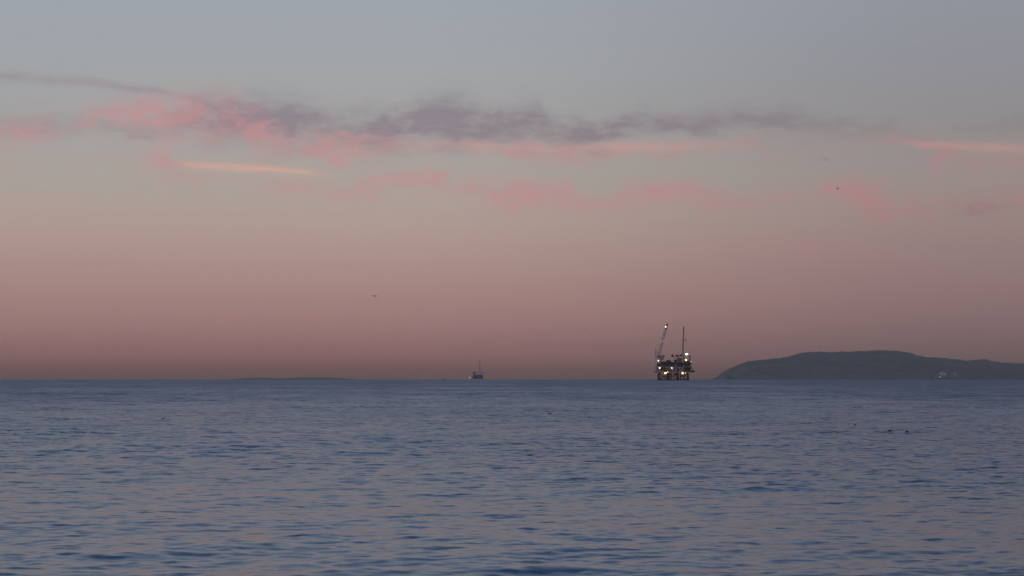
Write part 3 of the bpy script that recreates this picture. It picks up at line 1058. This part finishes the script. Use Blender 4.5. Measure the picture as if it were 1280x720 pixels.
MB().lattice((XX(1178.6), 6, ZZ(464.9)), (XX(1178.7), 6, ZZ(456.2)), 7.0, 2.0, 0.7, 0.4, 8).build('derrick', M_FAR, p3)
MB().bar((XX(1188), -4, ZZ(467)), (XX(1194.2), -4, ZZ(464.6)), 1.0).tube((XX(1188), -4, ZZ(467)), (XX(1188), -4, ZZ(465.4)), 1.6, n=8).build('crane', M_PALE, p3)
floodlight(p3, XX(1173.9), -23.5, ZZ(471.4), 1.5, lamp_mat('dim_lamp', (1.0, 0.95, 0.9), 1.2))

# ------------------------------------------------------------------ fishing boat near the middle platform
D4 = 7000.0
kb = D4 / F_PX
boat = empty('fishing_boat', (at(554.6, 474, D4).x, D4, sea_z(D4)), 0.2)
tag(boat, 'tiny pale fishing boat on the horizon left of the middle platform', 'boat')
rings = []
for t, w, zt in ((-5.6, 1.5, 1.3), (-4.6, 1.75, 1.25), (-1.5, 1.9, 1.2), (1.5, 1.8, 1.35), (4.0, 1.1, 1.75), (5.8, 0.1, 2.2)):
    rings.append([(t, -w, zt), (t, -w * 0.8, 0.1), (t, 0, -0.6), (t, w * 0.8, 0.1), (t, w, zt), (t, 0, zt - 0.1)])
MB().loft(rings).build('hull', M_GREY, boat)
MB().prism([(-1.8, 1.1), (2.3, 1.2), (1.7, 3.4), (-1.8, 3.3)], -1.3, 1.3).build('cabin', M_WHITE, boat)
MB().box(-1.2, 1.5, -1.33, -1.303, 2.4, 3.0).build('window', M_GLASS, boat)
MB().tube((-0.4, 0, 3.35), (-0.6, 0, 7.2), 0.09, 0.05, 6).bar((-0.5, 0, 5.0), (-4.2, 0, 6.2), 0.09).build('mast', M_STEEL, boat)
floodlight(boat, -0.2, -1.2, 3.9, 0.42, L_SMALL)


# ------------------------------------------------------------------ seabirds
def bird_mat(name, c1, c2):
    m, N, p = new_mat(name)
    t = m.node_tree.nodes.new('ShaderNodeTexCoord')
    f = N.mapr(N.noise(t.outputs['Object'], 14.0, 4.0, 0.6), 0.4, 0.6)
    m.node_tree.links.new(N.mix(f, c1, c2), p.inputs['Base Color'])
    p.inputs['Roughness'].default_value = 0.8
    return m


M_BIRD = bird_mat('dark_plumage', (0.035, 0.03, 0.028), (0.06, 0.052, 0.045))
M_BILL = bird_mat('bill_horn', (0.10, 0.08, 0.04), (0.13, 0.10, 0.05))


def ring(c, rx, rz, n=10, tilt=0.0):
    return [(c[0] + math.sin(tilt) * rz * math.sin(q), c[1] + rx * math.cos(q), c[2] + rz * math.sin(q)) for q in (2 * math.pi * i / n for i in range(n))]


def flying_bird(loc, span, flap, rz, bank, label, pitch=0.0):
    """body along +x, wings along y; flap = wing raise at elbow and tip (fractions of half span)"""
    o = empty('seabird', loc, rz)
    o.rotation_euler = (bank, pitch, rz)
    tag(o, label, 'bird', 'seabirds in flight')
    L = span * 0.42
    b = MB()
    b.loft([ring((-0.62 * L, 0, 0.01 * L), 0.16 * L, 0.012 * L), ring((-0.42 * L, 0, 0), 0.07 * L, 0.05 * L), ring((-0.2 * L, 0, -0.01 * L), 0.13 * L, 0.11 * L),
            ring((0.1 * L, 0, -0.01 * L), 0.155 * L, 0.14 * L), ring((0.32 * L, 0, 0.01 * L), 0.11 * L, 0.1 * L), ring((0.42 * L, 0, 0.03 * L), 0.075 * L, 0.08 * L),
            ring((0.52 * L, 0, 0.045 * L), 0.08 * L, 0.085 * L), ring((0.6 * L, 0, 0.04 * L), 0.045 * L, 0.05 * L), ring((0.64 * L, 0, 0.035 * L), 0.012 * L, 0.014 * L)])
    h = span / 2
    for s in (-1, 1):
        rings = []
        for t, c0, c1, z in ((0.02, 0.26, -0.16, 0.0), (0.2, 0.27, -0.15, flap[0] * 0.5), (0.42, 0.31, -0.10, flap[0]), (0.62, 0.27, -0.09, flap[0] + (flap[1] - flap[0]) * 0.4),
                             (0.82, 0.16, -0.09, flap[0] + (flap[1] - flap[0]) * 0.75), (1.0, -0.01, -0.07, flap[1])):
            y, zz = s * t * h, z * h + 0.05 * L
            lead, trail = c0 * L * 1.1, c1 * L * 1.3
            th = 0.028 * L * (1.1 - t)
            rings.append([(lead, y, zz), ((lead * 2 + trail) / 3, y, zz + th), (trail, y, zz), ((lead * 2 + trail) / 3, y, zz - th * 0.6)])
        b.loft(rings)
    b.build('body', M_BIRD, o, smooth=False)
    MB().tube((0.63 * L, 0, 0.035 * L), (0.76 * L, 0, 0.015 * L), 0.02 * L, 0.005 * L, 6).build('bill', M_BILL, o)
    return o


flying_bird(at(1047, 236.3, 620), 1.25, (0.32, 0.5), math.radians(35), math.radians(12), 'dark seabird flying with raised wings high on the right')
flying_bird(at(468, 370.3, 760), 2.0, (0.16, 0.02), math.radians(95), 0.08, 'dark seabird gliding level in the low pink sky left of the picture centre', math.radians(-24))
flying_bird(at(731.5, 410.6, 1150), 1.5, (0.16, -0.05), math.radians(75), 0.1, 'tiny faint seabird gliding low to the left of the lit platform', math.radians(-22))


def floating_bird(px, py, size, rz, label):
    ang = (py - EYE_Y) / F_PX
    d = EYE / ang
    x = (px - 640) / F_PX * d
    o = empty('floating_seabird', (x, d, wave_z(x, d)), rz)
    tag(o, label, 'bird', 'seabirds resting on the water')
    L = size
    b = MB()
    b.loft([ring((-0.56 * L, 0, 0.24 * L), 0.04 * L, 0.02 * L), ring((-0.44 * L, 0, 0.16 * L), 0.13 * L, 0.09 * L), ring((-0.2 * L, 0, 0.09 * L), 0.21 * L, 0.19 * L),
            ring((0.08 * L, 0, 0.08 * L), 0.23 * L, 0.21 * L), ring((0.28 * L, 0, 0.11 * L), 0.16 * L, 0.18 * L, tilt=0.5), ring((0.37 * L, 0, 0.28 * L), 0.075 * L, 0.08 * L, tilt=1.0),
            ring((0.39 * L, 0, 0.42 * L), 0.07 * L, 0.075 * L, tilt=1.1), ring((0.43 * L, 0, 0.52 * L), 0.085 * L, 0.085 * L, tilt=0.7),
            ring((0.52 * L, 0, 0.53 * L), 0.07 * L, 0.07 * L), ring((0.57 * L, 0, 0.52 * L), 0.025 * L, 0.03 * L)])
    b.build('body', M_BIRD, o, smooth=True)
    MB().tube((0.56 * L, 0, 0.52 * L), (0.70 * L, 0, 0.50 * L), 0.025 * L, 0.006 * L, 6).build('bill', M_BILL, o)
    return o


floating_bird(1111.2, 539.3, 0.26, 0.3, 'dark seabird on the water, left of the close pair below the island')
floating_bird(1132.8, 539.9, 0.26, 2.7, 'dark seabird on the water, right of the close pair below the island')
floating_bird(1068.3, 530.0, 0.24, 0.2, 'dark seabird on the water, farther out than the close pair beside it')
floating_bird(687.0, 518.6, 0.36, 2.9, 'dark seabird on the water just right of the picture centre')
floating_bird(204.5, 523.4, 0.34, 0.4, 'lone dark seabird on the water at the far left')

# ------------------------------------------------------------------ haze over the sea
HZ = HAZE_EDGE
hb = MB().box(-HZ, HZ, -4000.0, HZ, float(co[:, 2].min()) - 1.0, HAZE_TOP)
m_haze = bpy.data.materials.new('sea_haze')
m_haze.use_nodes = True
ht = m_haze.node_tree
for n in list(ht.nodes):
    ht.nodes.remove(n)
ho = ht.nodes.new('ShaderNodeOutputMaterial')
pv = ht.nodes.new('ShaderNodeVolumePrincipled')
pv.inputs['Color'].default_value = (0.95, 0.86, 0.73, 1)
pv.inputs['Density'].default_value = HAZE_DENSITY
pv.inputs['Anisotropy'].default_value = 0.0
ht.links.new(pv.outputs[0], ho.inputs['Volume'])
haze = hb.build('haze', m_haze)
tag(haze, 'thin evening sea haze', 'haze', kind='stuff')
